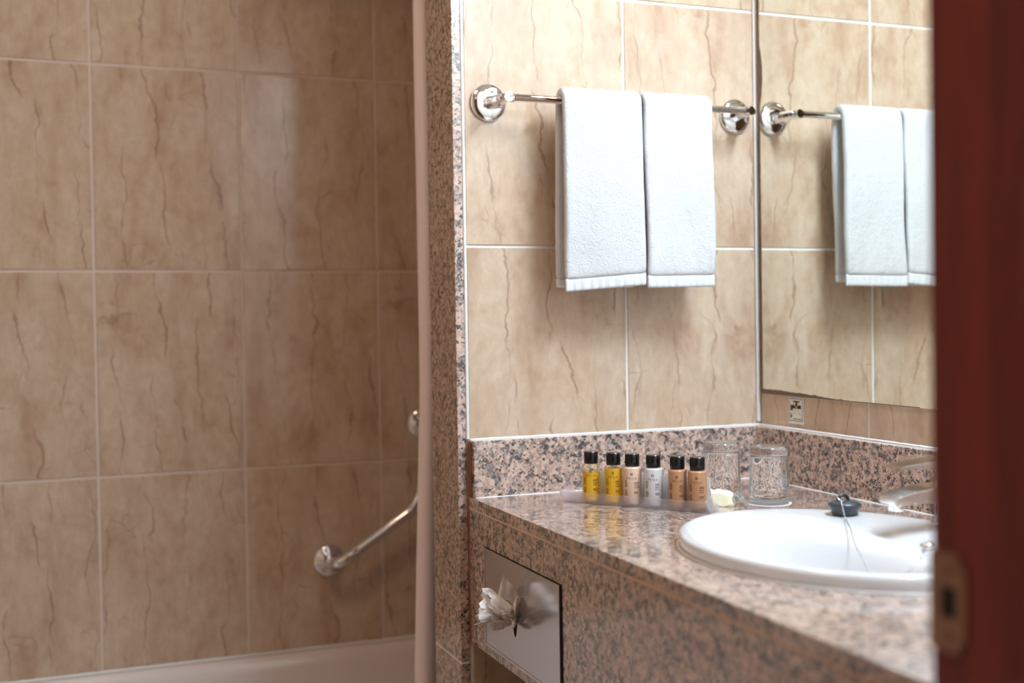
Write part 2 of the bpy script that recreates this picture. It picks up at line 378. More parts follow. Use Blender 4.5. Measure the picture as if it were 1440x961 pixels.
# ------------------------------------------------------------------ basin
bas = tag(empty('basin', (BC.x, BC.y, CT)), 'white oval ceramic drop-in basin set into the granite counter', 'basin')
def wpart(o): o.parent = bas; o.matrix_parent_inverse = Matrix.Translation((-BC.x, -BC.y, -CT)); return o
rings = [(BC.x, .184, .229, .8506), (BC.x, .1865, .2315, .855), (BC.x, .187, .232, .860), (BC.x, .1862, .2312, .8655), (BC.x, .184, .229, .8688), (BC.x, .1805, .2255, .8702),
         (-.321, .165, .216, .8698), (-.342, .141, .206, .8684), (-.361, .120, .193, .8652), (-.371, .108, .182, .8580), (-.376, .101, .172, .845), (-.377, .095, .160, .825),
         (-.376, .083, .138, .790), (-.374, .062, .102, .764), (-.372, .036, .058, .753), (-.372, .018, .018, .751)]
bm = bmesh.new(); N = 72; rs = []
for cx, a, b, z in rings: rs.append([bm.verts.new((cx+a*math.cos(2*math.pi*i/N), BC.y+b*math.sin(2*math.pi*i/N), z)) for i in range(N)])
for p, q in zip(rs, rs[1:]):
    for i in range(N): bm.faces.new((p[i], p[(i+1) % N], q[(i+1) % N], q[i]))
sh = wpart(mesh('bowl', bm, CERAM, smooth=True)); subsurf(sh, 1)
bm = lathe(bmesh.new(), [(0, .0012), (.010, .001), (.014, .0022), (.019, .0018), (.020, 0), (.018, -.004), (0, -.004)], 32, Matrix.Translation((-.372, BC.y, .7520)))
wpart(mesh('drain', bm, CHROME, smooth=True))
bm = bmesh.new()
ring = [(BC.x+.1868*math.cos(2*math.pi*i/96), BC.y+.2318*math.sin(2*math.pi*i/96), .8508) for i in range(97)]
tube(bm, ring, .0021, 6, False); wpart(mesh('caulk', bm, CAULK, smooth=True))

# ------------------------------------------------------------------ tap
tp = tag(empty('basin_tap', (-.152, BC.y, .869)), 'chrome single-lever mixer tap on the back rim of the basin', 'tap')
def tpart(o): o.parent = tp; o.matrix_parent_inverse = Matrix.Translation((.152, -BC.y, -.869)); return o
bm = lathe(bmesh.new(), [(0, 0), (.027, 0), (.027, .004), (.0235, .007), (.0225, .060), (.0215, .068), (.018, .071), (0, .071)], 40, Matrix.Translation((-.137, BC.y, .869)))
tpart(mesh('body', bm, TAPM, smooth=False)); 
bm = bmesh.new()   # flat spout, slightly tapering to its square lip
sec = [(-.150, .021, .903, .925), (-.185, .020, .904, .9235), (-.210, .0185, .9050, .9205), (-.232, .0175, .9040, .9165), (-.2400, .0165, .9045, .9150)]
rr = [[bm.verts.new((x, BC.y+s*w, z)) for s, z in ((-1, zl), (1, zl), (1, zh), (-1, zh))] for x, w, zl, zh in sec]
for a, b in zip(rr, rr[1:]):
    for i in range(4): bm.faces.new((a[i], a[(i+1) % 4], b[(i+1) % 4], b[i]))
bm.faces.new(rr[0]); bm.faces.new(rr[-1][::-1]); bmesh.ops.bevel(bm, geom=bm.edges[:], offset=.0016, segments=2, affect='EDGES')
tpart(mesh('spout', bm, TAPM))
bm = lathe(bmesh.new(), [(0, 0), (.0095, 0), (.0105, .002), (.0105, .010), (0, .010)], 24, Matrix.Translation((-.226, BC.y, .8960)))
tpart(mesh('aerator', bm, TAPM, smooth=False))
bm = bmesh.new()
sec = [(-.140, .0215, .9390, .9580), (-.165, .0200, .9440, .9580), (-.200, .0175, .9475, .9555), (-.2290, .0155, .9485, .9525)]
rr = [[bm.verts.new((x, BC.y+s*w, z)) for s, z in ((-1, zl), (1, zl), (1, zh), (-1, zh))] for x, w, zl, zh in sec]
for a, b in zip(rr, rr[1:]):
    for i in range(4): bm.faces.new((a[i], a[(i+1) % 4], b[(i+1) % 4], b[i]))
bm.faces.new(rr[0]); bm.faces.new(rr[-1][::-1]); bmesh.ops.bevel(bm, geom=bm.edges[:], offset=.0012, segments=2, affect='EDGES')
tpart(mesh('lever', bm, TAPM))

# ------------------------------------------------------------------ plug with chain
PX, PY, PZ = -.2035, -.5185, .8700
pl = tag(empty('basin_plug', (PX, PY, PZ)), 'black rubber plug with a fine chain lying on the basin rim', 'plug')
bm = lathe(bmesh.new(), [(0, 0), (.0165, 0), (.0178, .002), (.0182, .006), (.0222, .0125), (.0222, .0142), (.016, .0175), (.009, .0188), (0, .019)], 40)
mesh('stopper', bm, RUBBER, pl, smooth=True)
bm = tube(bmesh.new(), [(.0085*math.cos(a), .0035, .0175+.0085*math.sin(a)) for a in [math.pi*k/12 for k in range(13)]], .0026, 10)
mesh('loop', bm, RUBBER, pl, smooth=True)
bm = tube(bmesh.new(), [(-.004+.0060*math.cos(a), .001+.0045*math.sin(a), .0215+.003*math.sin(a)) for a in [2*math.pi*k/20 for k in range(21)]], .0009, 8, False)
mesh('split_ring', bm, CHROME, pl, smooth=True)
cp = bezier([(PX-.009, PY-.003, .892), (PX-.016, PY-.016, .8845), (PX-.0225, PY-.030, .873), (-.243, -.575, .8715), (-.2645, -.611, .8690), (-.285, -.648, .856), (-.295, -.675, .845), (-.305, -.700, .833),
             (-.312, -.730, .828), (-.305, -.752, .838), (-.289, -.762, .852), (-.270, -.752, .8635), (-.2555, -.738, .8690)], 24)
bm = bmesh.new(); acc = 0.0; last = cp[0]; flip = 0
for q in cp[1:]:
    acc += (q-last).length; 
    if acc > .0034:
        acc = 0; d = (q-last).normalized(); z = Vector((0, 0, 1)) if abs(d.z) < .9 else Vector((1, 0, 0))
        s1 = d.cross(z).normalized(); s2 = d.cross(s1)
        w = (s1 if flip else s2); w = (s1+s2).normalized() if flip else (s1-s2).normalized(); flip = 1-flip
        tube(bm, [q + d*.0024*math.cos(a) + w*.0011*math.sin(a) for a in [2*math.pi*k/8 for k in range(9)]], .00036, 5, False)
    last = q
o = mesh('chain', bm, plain('chain_steel', (.55, .56, .58, 1), .25, 1.0), None, smooth=True); o.parent = pl; o.matrix_parent_inverse = Matrix.Translation((-PX, -PY, -PZ))
bm = lathe(bmesh.new(), [(0, .006), (.004, .0055), (.0075, .004), (.0085, 0), (0, 0)], 20, Matrix.Translation((-.2500, -.7360, .8668)) @ Matrix.Rotation(-R_(20), 4, 'Y'))
o = mesh('chain_stay', bm, CHROME, None, smooth=True); o.parent = pl; o.matrix_parent_inverse = Matrix.Translation((-PX, -PY, -PZ))

# ------------------------------------------------------------------ mirror with worn edge, sticker
mi = tag(empty('mirror', (-.004, -.5, 1.0)), 'frameless wall mirror with corroded lower left edge above the basin', 'mirror')
def mpart(o): o.parent = mi; o.matrix_parent_inverse = Matrix.Translation((.004, .5, -1.0)); return o
MX = -.0065
mpart(box('glass', MX, -.0005, -1.16, -.0185, 1.0016, 2.02, MIRR))
def jag(pts_in, pts_out, name):
    bm = bmesh.new(); a = [bm.verts.new(p) for p in pts_in]; b = [bm.verts.new(p) for p in pts_out]
    for i in range(len(a)-1): bm.faces.new((a[i], a[i+1], b[i+1], b[i]))
    ex = bmesh.ops.extrude_face_region(bm, geom=bm.faces[:]); bmesh.ops.translate(bm, vec=(.0003, 0, 0), verts=[v for v in ex['geom'] if isinstance(v, bmesh.types.BMVert)])
    return mpart(mesh(name, bm, CORR))
k = 60; ys = [-.0186-.42*i/k for i in range(k+1)]
hh = [max(.0012, .0095*(1-((-y-.0186)/.26)**1.5 if -y < .27 else 0) + .0028*noise.noise(Vector((y*70, 0, 3))) - .0005) for y in ys]
jag([(MX-.0003, y, 1.0016) for y in ys], [(MX-.0003, y, 1.0016+h) for y, h in zip(ys, hh)], 'corroded_edge')
zs = [1.0016+1.018*i/140 for i in range(141)]
ww = [.0042 + .0010*noise.noise(Vector((0, z*55, 8))) + (.0085*max(0, 1-abs((z-1.575)/.055)**2)+.002*noise.noise(Vector((0, z*160, 1))) if abs(z-1.575) < .055 else 0) for z in zs]
jag([(MX-.0004, -.0185, z) for z in zs], [(MX-.0004, -.0185-w, z) for z, w in zip(zs, ww)], 'corroded_edge')

st = tag(empty('tap_sticker', (-.0008, -.1155, .9755)), 'small white sticker of a crossed-out tap below the mirror', 'sticker')
def spart(o): o.parent = st; o.matrix_parent_inverse = Matrix.Translation((.0008, .1155, -.9755)); return o
# local plan (u to the right as seen from the room = -y, v up), drawn flat on the wall
SY0, SZ0, SWd, SHt = -.0940, .9530, .0438, .0458
def flat(name, polys, mat, x, th=.00015):
    bm = bmesh.new()
    for pg in polys:
        f = bm.faces.new([bm.verts.new((x, SY0-u*SWd, SZ0+v*SHt)) for u, v in pg])
    ex = bmesh.ops.extrude_face_region(bm, geom=bm.faces[:]); bmesh.ops.translate(bm, vec=(th, 0, 0), verts=[v for v in ex['geom'] if isinstance(v, bmesh.types.BMVert)])
    return spart(mesh(name, bm, mat))
flat('backing', [[(0, 0), (1, 0), (1, 1), (0, 1)]], STICK, -.0010, .0008)
def rectp(a, b, c, d): return [(a, b), (c, b), (c, d), (a, d)]
flat('border', [rectp(.06, .10, .94, .125), rectp(.06, .94, .94, .965), rectp(.06, .125, .085, .94), rectp(.915, .125, .94, .94)], SBLK, -.00115)
drop = [(.18+.055*math.cos(a), .27+.05*math.sin(a)) for a in [math.pi+math.pi*k/8 for k in range(9)]] + [(.18, .42)]
flat('pictogram', [rectp(.14, .50, .28, .72), rectp(.28, .58, .84, .72), rectp(.46, .72, .60, .82), rectp(.32, .82, .74, .88), drop], SBLK, -.00115)
def bar(p, q, w):
    p, q = Vector(p), Vector(q); d = (q-p).normalized(); nn = Vector((-d.y, d.x))*w
    return [tuple(p-nn), tuple(q-nn), tuple(q+nn), tuple(p+nn)]
flat('cross', [bar((.22, .90), (.82, .34), .016), bar((.82, .92), (.24, .30), .016)], SYEL, -.0013)
flat('caption', [rectp(.30, .17, .58, .20), rectp(.62, .17, .86, .20)], SBLK, -.00115)

# ------------------------------------------------------------------ towel rail and towels
RY, RZ = -.066, 1.5018
rl = tag(empty('towel_rail', (-.283, 0, RZ)), 'chrome towel rail with round wall flanges holding two towels', 'towel rail')
def rpart(o): o.parent = rl; o.matrix_parent_inverse = Matrix.Translation((.283, 0, -RZ)); return o
F90 = Matrix.Rotation(math.pi/2, 4, 'X')
for fx, s in ((-.5215, 1), (-.0470, -1)):
    bm = lathe(bmesh.new(), [(0, 0), (.0302, 0), (.0312, .0015), (.0312, .0045), (.0290, .0078), (.0235, .0098), (.012, .0108), (0, .011)], 56, Matrix.Translation((fx, -.0004, RZ+.0015)) @ F90)
    fl = rpart(mesh('flange', bm, CHROME, smooth=True))
    bm = bmesh.new()       # faceted arm that rises from the flange and carries the end of the bar
    sec = [(-.008, .0135, .0125), (-.022, .0115, .0105), (-.040, .0098, .0092), (-.056, .0088, .0086), (RY-.0075, .0082, .0080)]
    rr = []
    for i, (y, w, h) in enumerate(sec):
        dx = s*.010*i/4
        rr.append([bm.verts.new((fx+dx+w*math.cos(a), y, RZ+h*math.sin(a))) for a in [2*math.pi*(q+.5)/8 for q in range(8)]])
    for a, b in zip(rr, rr[1:]):
        for i in range(8): bm.faces.new((a[i], a[(i+1) % 8], b[(i+1) % 8], b[i]))
    bm.faces.new(rr[0]); bm.faces.new(rr[-1][::-1]); bmesh.ops.bevel(bm, geom=[e for e in bm.edges], offset=.0008, segments=2, affect='EDGES')
    ar = mesh('arm', bm, CHROME, None); ar.parent = fl
    bm = tube(bmesh.new(), [(fx+s*.010, RY, RZ), (fx+s*.020, RY, RZ)], .0078, 24); bmesh.ops.bevel(bm, geom=[e for e in bm.edges if e.calc_length() < .0025], offset=.0006, segments=2, affect='EDGES')
    c_ = mesh('collar', bm, CHROME, None, smooth=False); c_.parent = fl
rpart(mesh('bar', tube(bmesh.new(), [(-.5215, RY, RZ), (-.0470, RY, RZ)], .0062, 24), CHROME, smooth=True))

def towel(name, label, xl, xr_, zf0, zf1, zb0, seed, rb=.0145):
    root = tag(empty(name, ((xl+xr_)/2, RY, RZ)), label, 'towel', 'hand towels on the rail')
    inv = Matrix.Translation((-(xl+xr_)/2, -RY, -RZ))
    th = .0135; hem = .019
    NU = 14
    def path(u):
        zf = zf0+(zf1-zf0)*u + hem; zb = zb0
        P = []
        for i in range(15): P.append((RY+rb, zb+(RZ-zb)*i/15))
        for i in range(9): a = math.pi*i/8; P.append((RY+rb*math.cos(a), RZ+rb*math.sin(a)*1.05))
        for i in range(1, 19): P.append((RY-rb, RZ+(zf-RZ)*i/18))
        return P
    bm = bmesh.new(); G = []
    for i in range(NU+1):
        u = i/NU; col = []
        for j, (y, z) in enumerate(path(u)):
            front = y < RY
            fall = min(1, max(0, (RZ-z)/.25))
            wob = .0085*noise.noise(Vector((u*2.2+seed, z*7, seed*3+(0 if front else 9))))*fall + .0012*noise.noise(Vector((u*7, z*22, seed)))
            x = xl+(xr_-xl)*u + (.0035*noise.noise(Vector((seed, z*8, 0 if front else 5))) + (-.004 if (not front) else .0)*fall)
            yy = y + wob + (-.006*fall if front else .0)
            col.append(bm.verts.new((x, yy, z)))
        G.append(col)
    for i in range(NU):
        for j in range(len(G[0])-1): bm.faces.new((G[i][j], G[i+1][j], G[i+1][j+1], G[i][j+1]))
    botf = [G[i][-1].co.copy() for i in range(NU+1)]; botb = [G[i][0].co.copy() for i in range(NU+1)]
    o = mesh('cloth', bm, TERRY, None, smooth=True); o.parent = root; o.matrix_parent_inverse = inv
    solid(o, th, 0); subsurf(o, 2)
    # flat woven hem, gathered into small puckers
    for bot, d in ((botf, hem), (botb, .012)):
        bm = bmesh.new(); rows = []
        M_ = NU*4
        for k in range(5):
            row = []
            for i in range(M_+1):
                f = i/4; a = int(min(NU-1, f)); p = bot[a].lerp(bot[a+1], f-a)
                pk = .0012*math.sin(i*1.1+seed*2+2*noise.noise(Vector((i*.3, seed, 0))))*(k/4)**.7
                row.append(bm.verts.new((p.x, p.y+pk, p.z+.003-(d+.003)*k/4)))
            rows.append(row)
        for r1, r2 in zip(rows, rows[1:]):
            for i in range(M_): bm.faces.new((r1[i], r1[i+1], r2[i+1], r2[i]))
        h = mesh('hem', bm, HEMM, None, smooth=True); h.parent = root; h.matrix_parent_inverse = inv
        solid(h, .0072, 0); subsurf(h, 1)
    return root
towel('hand_towel', 'left one of two white folded terry towels on the chrome rail', -.4215, -.2765, 1.1855, 1.1965, 1.206, 1.3)
towel('hand_towel', 'right one of two white folded terry towels, nearer the mirror', -.2725, -.1415, 1.1915, 1.1935, 1.213, 4.1)

# ------------------------------------------------------------------ tissue dispenser in the counter front
tb = tag(empty('tissue_dispenser', (CX, -.23, .70)), 'polished steel tissue dispenser plate set in the granite counter front', 'tissue dispenser')
def dpt(o): o.parent = tb; o.matrix_parent_inverse = Matrix.Translation((-CX, .23, -.70)); return o
dpt(box('recess_shade', CX+.0002, CX+.0003+.0001, -.3885, -.0842, .6232, .7812, DARK))  # flat dark sheet, paints the shade in the gap and the slot
bm = bmesh.new()
py0, py1, pz0, pz1 = -.3835, -.0850, .6245, .7800
SYc, SZc = -.2165, .7010
lens = [(SYc+.0105*math.copysign(abs(math.cos(a))**1.4, math.cos(a)), SZc+.0335*math.sin(a)) for a in [2*math.pi*k/32 for k in range(32)]]
an = sorted(set([math.atan2(z-SZc, y-SYc) % (2*math.pi) for y, z in lens] + [math.atan2(z-SZc, y-SYc) % (2*math.pi) for y, z in ((py0, pz0), (py1, pz0), (py1, pz1), (py0, pz1))]))
def rp(a):
    dy, dz = math.cos(a), math.sin(a); t = []
    if abs(dy) > 1e-9: t.append(((py1 if dy > 0 else py0)-SYc)/dy)
    if abs(dz) > 1e-9: t.append(((pz1 if dz > 0 else pz0)-SZc)/dz)
    return SYc+dy*min(t), SZc+dz*min(t)
def lp(a):
    best = None; dy, dz = math.cos(a), math.sin(a)
    for (ay, az), (by, bz) in zip(lens, lens[1:]+lens[:1]):
        ay -= SYc; by -= SYc; az -= SZc; bz -= SZc; den = dy*(bz-az)-dz*(by-ay)
        if abs(den) < 1e-12: continue
        t = (ay*(bz-az)-az*(by-ay))/den; s = (ay*dz-az*dy)/den
        if t > 0 and -1e-6 <= s <= 1+1e-6: best = t if best is None else max(best, t)
    best = best or .01
    return SYc+dy*best, SZc+dz*best
lay = []
for x in (CX-.0022, CX-.0004):
    lay.append(([bm.verts.new((x, *rp(a))) for a in an], [bm.verts.new((x, *lp(a))) for a in an]))
n = len(an)
for i in range(n):
    j = (i+1) % n; (o1, i1), (o2, i2) = lay
    bm.faces.new((o1[i], o1[j], i1[j], i1[i])); bm.faces.new((o2[i], i2[i], i2[j], o2[j])); bm.faces.new((o1[i], o2[i], o2[j], o1[j])); bm.faces.new((i1[i], i1[j], i2[j], i2[i]))
bmesh.ops.remove_doubles(bm, verts=bm.verts, dist=1e-6)
dpt(mesh('cover_plate', bm, PLATEM))
bm = bmesh.new()     # raised rim on the edge of the plate
for a in ((CX-.0030, CX-.0021, py0, py0+.0045, pz0, pz1), (CX-.0030, CX-.0021, py1-.0045, py1, pz0, pz1), (CX-.0030, CX-.0021, py0+.0045, py1-.0045, pz1-.0045, pz1), (CX-.0030, CX-.0021, py0+.0045, py1-.0045, pz0, pz0+.0045)): bx(bm, *a, .0004)
dpt(mesh('plate_rim', bm, PLATEM))

ti = tag(empty('tissue', (CX, SYc, SZc)), 'white paper tissue pulled into a flower out of the steel plate', 'tissue')
def sheet(bm, spine, widths, cup, side, nw=8, ns=12, seed=0.0):
    sp_ = bezier(spine, max(2, ns//(len(spine)-1))); m = len(sp_)
    rows = []
    for i, p in enumerate(sp_):
        t = (sp_[min(i+1, m-1)]-sp_[max(i-1, 0)]).normalized(); f = i/(m-1)
        k = f*(len(widths)-1); a = int(min(len(widths)-2, k)); w = widths[a]+(widths[a+1]-widths[a])*(k-a)
        s = Vector(side); s = (s-t*s.dot(t)).normalized(); nn = t.cross(s)
        row = []
        for j in range(nw+1):
            v = j/nw*2-1
            q = p + s*w*v + nn*(cup*w*(v*v)) + nn*.0055*noise.noise(Vector((v*1.7+seed, f*3.2, seed))) + s*.002*noise.noise(Vector((v*3, f*4, seed+5)))
            row.append(bm.verts.new(q))
        rows.append(row)
    for r1, r2 in zip(rows, rows[1:]):
        for j in range(nw): bm.faces.new((r1[j], r1[j+1], r2[j+1], r2[j]))
bm = bmesh.new(); O_ = (CX+.004, SYc, SZc)
P_ = lambda dx, dy, dz: (CX-dx, SYc+dy, SZc+dz)
# crumpled sheet: overlapping, creased lobes that all leave the slot
def crease(p):
    q = p*55; v = Vector((noise.noise(q), noise.noise(q+Vector((31, 0, 0))), noise.noise(q+Vector((0, 47, 0)))))*.0052
    q = p*130; return p + v + Vector((abs(noise.noise(q))-.2, abs(noise.noise(q+Vector((9, 0, 0))))-.2, abs(noise.noise(q+Vector((0, 17, 0))))-.2))*.0050
AX = (Vector(P_(.066, .004, .012))-Vector(O_)).normalized()
E1 = Vector((0, 1, 0)); E1 = (E1-AX*E1.dot(AX)).normalized(); E2 = AX.cross(E1)
def lobe(a, length, bulge, wid, tip, curl, seed):
    rad = E1*math.cos(a)+E2*math.sin(a); tan = -E1*math.sin(a)+E2*math.cos(a); rows = []; ns, nw = 14, 12
    for i in range(ns+1):
        f = i/ns
        c = Vector(O_) + AX*length*f + rad*(bulge*math.sin(min(1, f*1.35)*math.pi/2) + curl*max(0, f-.45)**1.5)
        w = (.0045+(wid-.0045)*math.sin(min(1, f*1.7)*math.pi/2))*(1-(1-tip)*max(0, (f-.55)/.45)**1.4)
        row = []
        for j in range(nw+1):
            v = j/nw*2-1
            rag = 1+.10*noise.noise(Vector((v*2.5, seed, 4)))*(f > .8)
            q = c + tan*w*v - rad*w*.55*v*v + AX*length*(rag-1)
            row.append(bm.verts.new(crease(q+Vector((seed*.13, 0, 0)))-Vector((seed*.13, 0, 0))))
        rows.append(row)
    for r1, r2 in zip(rows, rows[1:]):
        for j in range(nw): bm.faces.new((r1[j], r1[j+1], r2[j+1], r2[j]))
for k, (a, ln, bu, wi, ti_, cu) in enumerate([(3.5, .066, .018, .026, .40, -.005), (4.6, .062, .023, .026, .35, -.03), (5.6, .056, .022, .022, .40, -.015), (2.5, .068, .019, .024, .45, .005),
                                     (1.5, .063, .020, .023, .35, -.02), (.4, .054, .017, .020, .35, .00), (4.1, .056, .028, .024, .50, .01), (3.0, .062, .006, .020, .6, .0)]):
    lobe(a, ln, bu, wi, ti_, cu, k*1.7+.6)
sheet(bm, [P_(.006, .002, .006), P_(.022, .006, .018), P_(.036, .008, .033), P_(.050, .008, .040)], [.012, .017, .014, .005], .45, (.35, .6, .6), seed=3.1)
sheet(bm, [P_(.004, -.004, .002), P_(.014, -.008, .024), P_(.018, -.009, .044), P_(.0225, -.009, .063)], [.014, .017, .011, .0012], .4, (.9, -.45, -.1), seed=4.7)
sheet(bm, [P_(.002, -.006, .004), P_(.006, -.016, .018), P_(.006, -.020, .032)], [.010, .011, .003], -.5, (.8, .3, .2), seed=5.2)
sheet(bm, [P_(.004, -.010, -.006), P_(.012, -.019, -.008), P_(.015, -.026, -.004)], [.006, .011, .006], .5, (.1, .2, 1), seed=7.9)
o = mesh('sheet', bm, PAPER, None, smooth=False); o.parent = ti; o.matrix_parent_inverse = Matrix.Translation((-CX, -SYc, -SZc)); solid(o, .0005, 0)

# ------------------------------------------------------------------ amenities
D1 = Vector((.585, -.811, 0)).normalized(); NB = Vector((.811, .585, 0))     # along the tray, towards the back
tro = Vector((-.4489, -.1259, CT)); TL = .2527; TD = .037
ang = math.atan2(D1.y, D1.x)
tray = tag(empty('amenity_tray', tuple(tro), (0, 0, ang)), 'frosted plastic tray holding six small toiletry bottles', 'tray')
# local frame: x along the front edge, y towards the back, z up
bm = bmesh.new(); h1, h2, t_ = .0165, .047, .0015
bx(bm, .003, TL-.003, .0, TD, .0004, .0020)                                  # base
mesh('base', bm, FROST, tray)
def slab(bm, quad, n_, th):
    n_ = Vector(n_)*th; a = [bm.verts.new(Vector(q)) for q in quad]; b = [bm.verts.new(Vector(q)+n_) for q in quad]
    bm.faces.new(a[::-1]); bm.faces.new(b)
    for i in range(4): bm.faces.new((a[i], a[(i+1) % 4], b[(i+1) % 4], b[i]))
bm = bmesh.new(); slab(bm, [(0, 0, .0004), (TL, 0, .0004), (TL-.010, 0, h1), (-.008, 0, h1)], (0, 1, 0), t_); mesh('front_lip', bm, FROST, tray)
bm = bmesh.new(); slab(bm, [(.010, TD-t_, .0020), (TL-.012, TD-t_, .0020), (TL-.020, TD-t_+.004, h2), (.032, TD-t_+.004, h2)], (0, 1, 0), .0012); mesh('back_card', bm, CARD, tray)
bm = bmesh.new(); slab(bm, [(0, .0015, .0004), (-.008, .0015, h1), (-.006, TD, h1+.006), (.002, TD, .0004)], (1, 0, 0), t_); mesh('end_wall', bm, FROST, tray)
bm = bmesh.new(); slab(bm, [(TL-t_, .0015, .0004), (TL-.010-t_, .0015, h1), (TL-.012-t_, TD, h1+.006), (TL-.002-t_, TD, .0004)], (1, 0, 0), t_); mesh('end_wall', bm, FROST, tray)

def text_mesh(s, size):
    cu = bpy.data.curves.new('txt', 'FONT'); cu.body = s; cu.size = size; cu.align_x = 'CENTER'; cu.resolution_u = 2; cu.space_character = 1.45
    o = bpy.data.objects.new('txt', cu); COL.objects.link(o); bpy.context.view_layer.update()
    me = bpy.data.meshes.new_from_object(o.evaluated_get(bpy.context.evaluated_depsgraph_get()))
    bpy.data.objects.remove(o); bpy.data.curves.remove(cu); return me
TXT = text_mesh('PRIJA', .0050)
BR, BH = .01425, .0585
def bottle(i, pos, label, kind, liq, turn):
    root = tag(empty('toiletry_bottle', tuple(pos), (0, 0, turn)), label, 'bottle', 'toiletry bottles in the tray')
    prof = [(0, 0), (BR-.0018, 0), (BR-.0004, .0008), (BR, .0024), (BR, BH-.0028), (BR-.0004, BH-.0014), (BR-.0018, BH-.0003), (.0110, BH), (.0098, BH+.0012), (.0096, BH+.0032)]
    if kind == 'clear':      # liquid up to its level, clear plastic above it
        lv = liq[1]; rin = BR-.0012
        mesh('liquid', lathe(bmesh.new(), [(0, 0), (BR-.0018, 0), (BR-.0004, .0008), (BR, .0024), (BR, lv), (0, lv)], 40), liq[0], root, smooth=False)
        up_ = [(BR, lv)] + [q_ for q_ in prof if q_[1] > lv and q_[0] > 0]
        dn = [(.0084, BH+.0032), (.0086, BH), (BR-.0032, BH-.0008), (rin, BH-.0022), (rin, lv)]
        mesh('body', lathe(bmesh.new(), up_+dn, 40), CLEARP, root, smooth=True)
    else:
        mesh('body', lathe(bmesh.new(), prof+[(0, BH+.0032)], 40), liq, root, smooth=True)
    cp_ = [(.0090, BH+.0012), (.0110, BH+.0012), (.0113, BH+.0018), (.0113, BH+.0195), (.0106, BH+.0204), (0, BH+.0204)]
    cap = mesh('cap', lathe(bmesh.new(), cp_, 40), CAPM, root)
    cap.data.polygons.foreach_set('use_smooth', [abs(p.normal.z) < .5 for p in cap.data.polygons])
    # print wrapped round the front (local -y): rosette, name, blocks of small lines
    bm = bmesh.new(); bm.from_mesh(TXT)
    for v in bm.verts: v.co = Vector((v.co.x-.0005, v.co.y+.0400, 0))
    def q(x0, x1, z0, z1):
        kx = max(1, int((x1-x0)/.0015)); 
        for c in range(kx):
            a, b = x0+(x1-x0)*c/kx, x0+(x1-x0)*(c+1)/kx
            bm.faces.new([bm.verts.new(p) for p in ((a, z0, 0), (b, z0, 0), (b, z1, 0), (a, z1, 0))])
    for k in range(8):
        a = 2*math.pi*k/8; c = Vector((-.0005+.0016*math.cos(a), .0480+.0016*math.sin(a), 0))
        bm.faces.new([bm.verts.new(c+Vector((.0008*math.cos(a+b_), .0008*math.sin(a+b_), 0))) for b_ in (0, 1.57, 3.14, 4.71)])
    rg = random.Random(i)
    for k, z in enumerate((.0345, .0325, .0295, .0265, .0200, .0180)):
        x = .0036; end = .0036+rg.uniform(.0055, .0085)
        while x < end: w = rg.uniform(.0010, .0024); q(x, min(end, x+w), z, z+.0012); x += w+.0005
    for k in range(11):
        if k in (5, 6): continue
        z = .0375-k*.0022; x = -.0125; end = -.0125+rg.uniform(.0035, .0055)
        while x < end: w = rg.uniform(.0009, .0019); q(x, min(end, x+w), z, z+.0012); x += w+.0004
    for v in bm.verts:
        a = v.co.x/BR; v.co = Vector((math.sin(a)*(BR+.00012), -math.cos(a)*(BR+.00012), v.co.y))
    mesh('print', bm, INKG if i == 3 else INK, root)
    return root
names = ['amber bottle with a clear top third, leftmost in the tray', 'full amber bottle, second from the left in the tray', 'pinkish beige bottle between amber and greyish white ones',
         'greyish white bottle, fourth from the left in the tray', 'copper brown bottle beside the greyish white one', 'copper brown bottle, rightmost in the tray next to the glass']
kinds = [('clear', (AMBER, .0470)), ('clear', (AMBER, .0550)), ('o', PINKB), ('o', PALEB), ('o', COPB), ('o', COPB)]
bp = [(-.4196, -.1544), (-.3991, -.1891), (-.3789, -.2153), (-.3552, -.2429), (-.3333, -.2769), (-.3124, -.3024)]
for i, ((x, y), (kd, lq)) in enumerate(zip(bp, kinds)):
    d = Vector((x, y, 0))-Vector((tro.x, tro.y, 0)); s = d.dot(D1)
    pos = tro + D1*s + NB*.0185; pos.z = CT+.0021
    view = Vector((-1.212, -1.8599, 0))-Vector((pos.x, pos.y, 0))
    bottle(i, pos, names[i], kd, lq, math.atan2(view.y, view.x)+math.pi/2-.06)

# tumblers upside down on paper mats
def tumbler(x, y, label):
    root = tag(empty('tumbler', (x, y, CT+.0012)), label, 'glass', 'upturned tumblers on the counter')
    Hh, r0, r1 = .0885, .0305, .0288
    outp = [(r0-.0009, 0), (r0, .0006), (r0, .002), (r1+.0004, Hh-.010), (r1+.0003, Hh-.003), (r1-.0020, Hh), (r1-.006, Hh+.0003), (0, Hh-.0012)]
    inp = [(0, Hh-.0138), (r1-.006, Hh-.0139), (r1-.0030, Hh-.0148), (r1-.0020, Hh-.0175), (r0-.0024, .003), (r0-.0018, .0006), (r0-.0009, 0)]
    mesh('glass_wall', lathe(bmesh.new(), outp[::-1]+[] if False else outp+inp, 56), GLASS, root, smooth=True)
    return root
g1 = tumbler(-.2036, -.2008, 'upturned clear tumbler behind the soap, farther from the basin')
g2 = tumbler(-.1690, -.2840, 'upturned clear tumbler nearer the basin, standing in front')
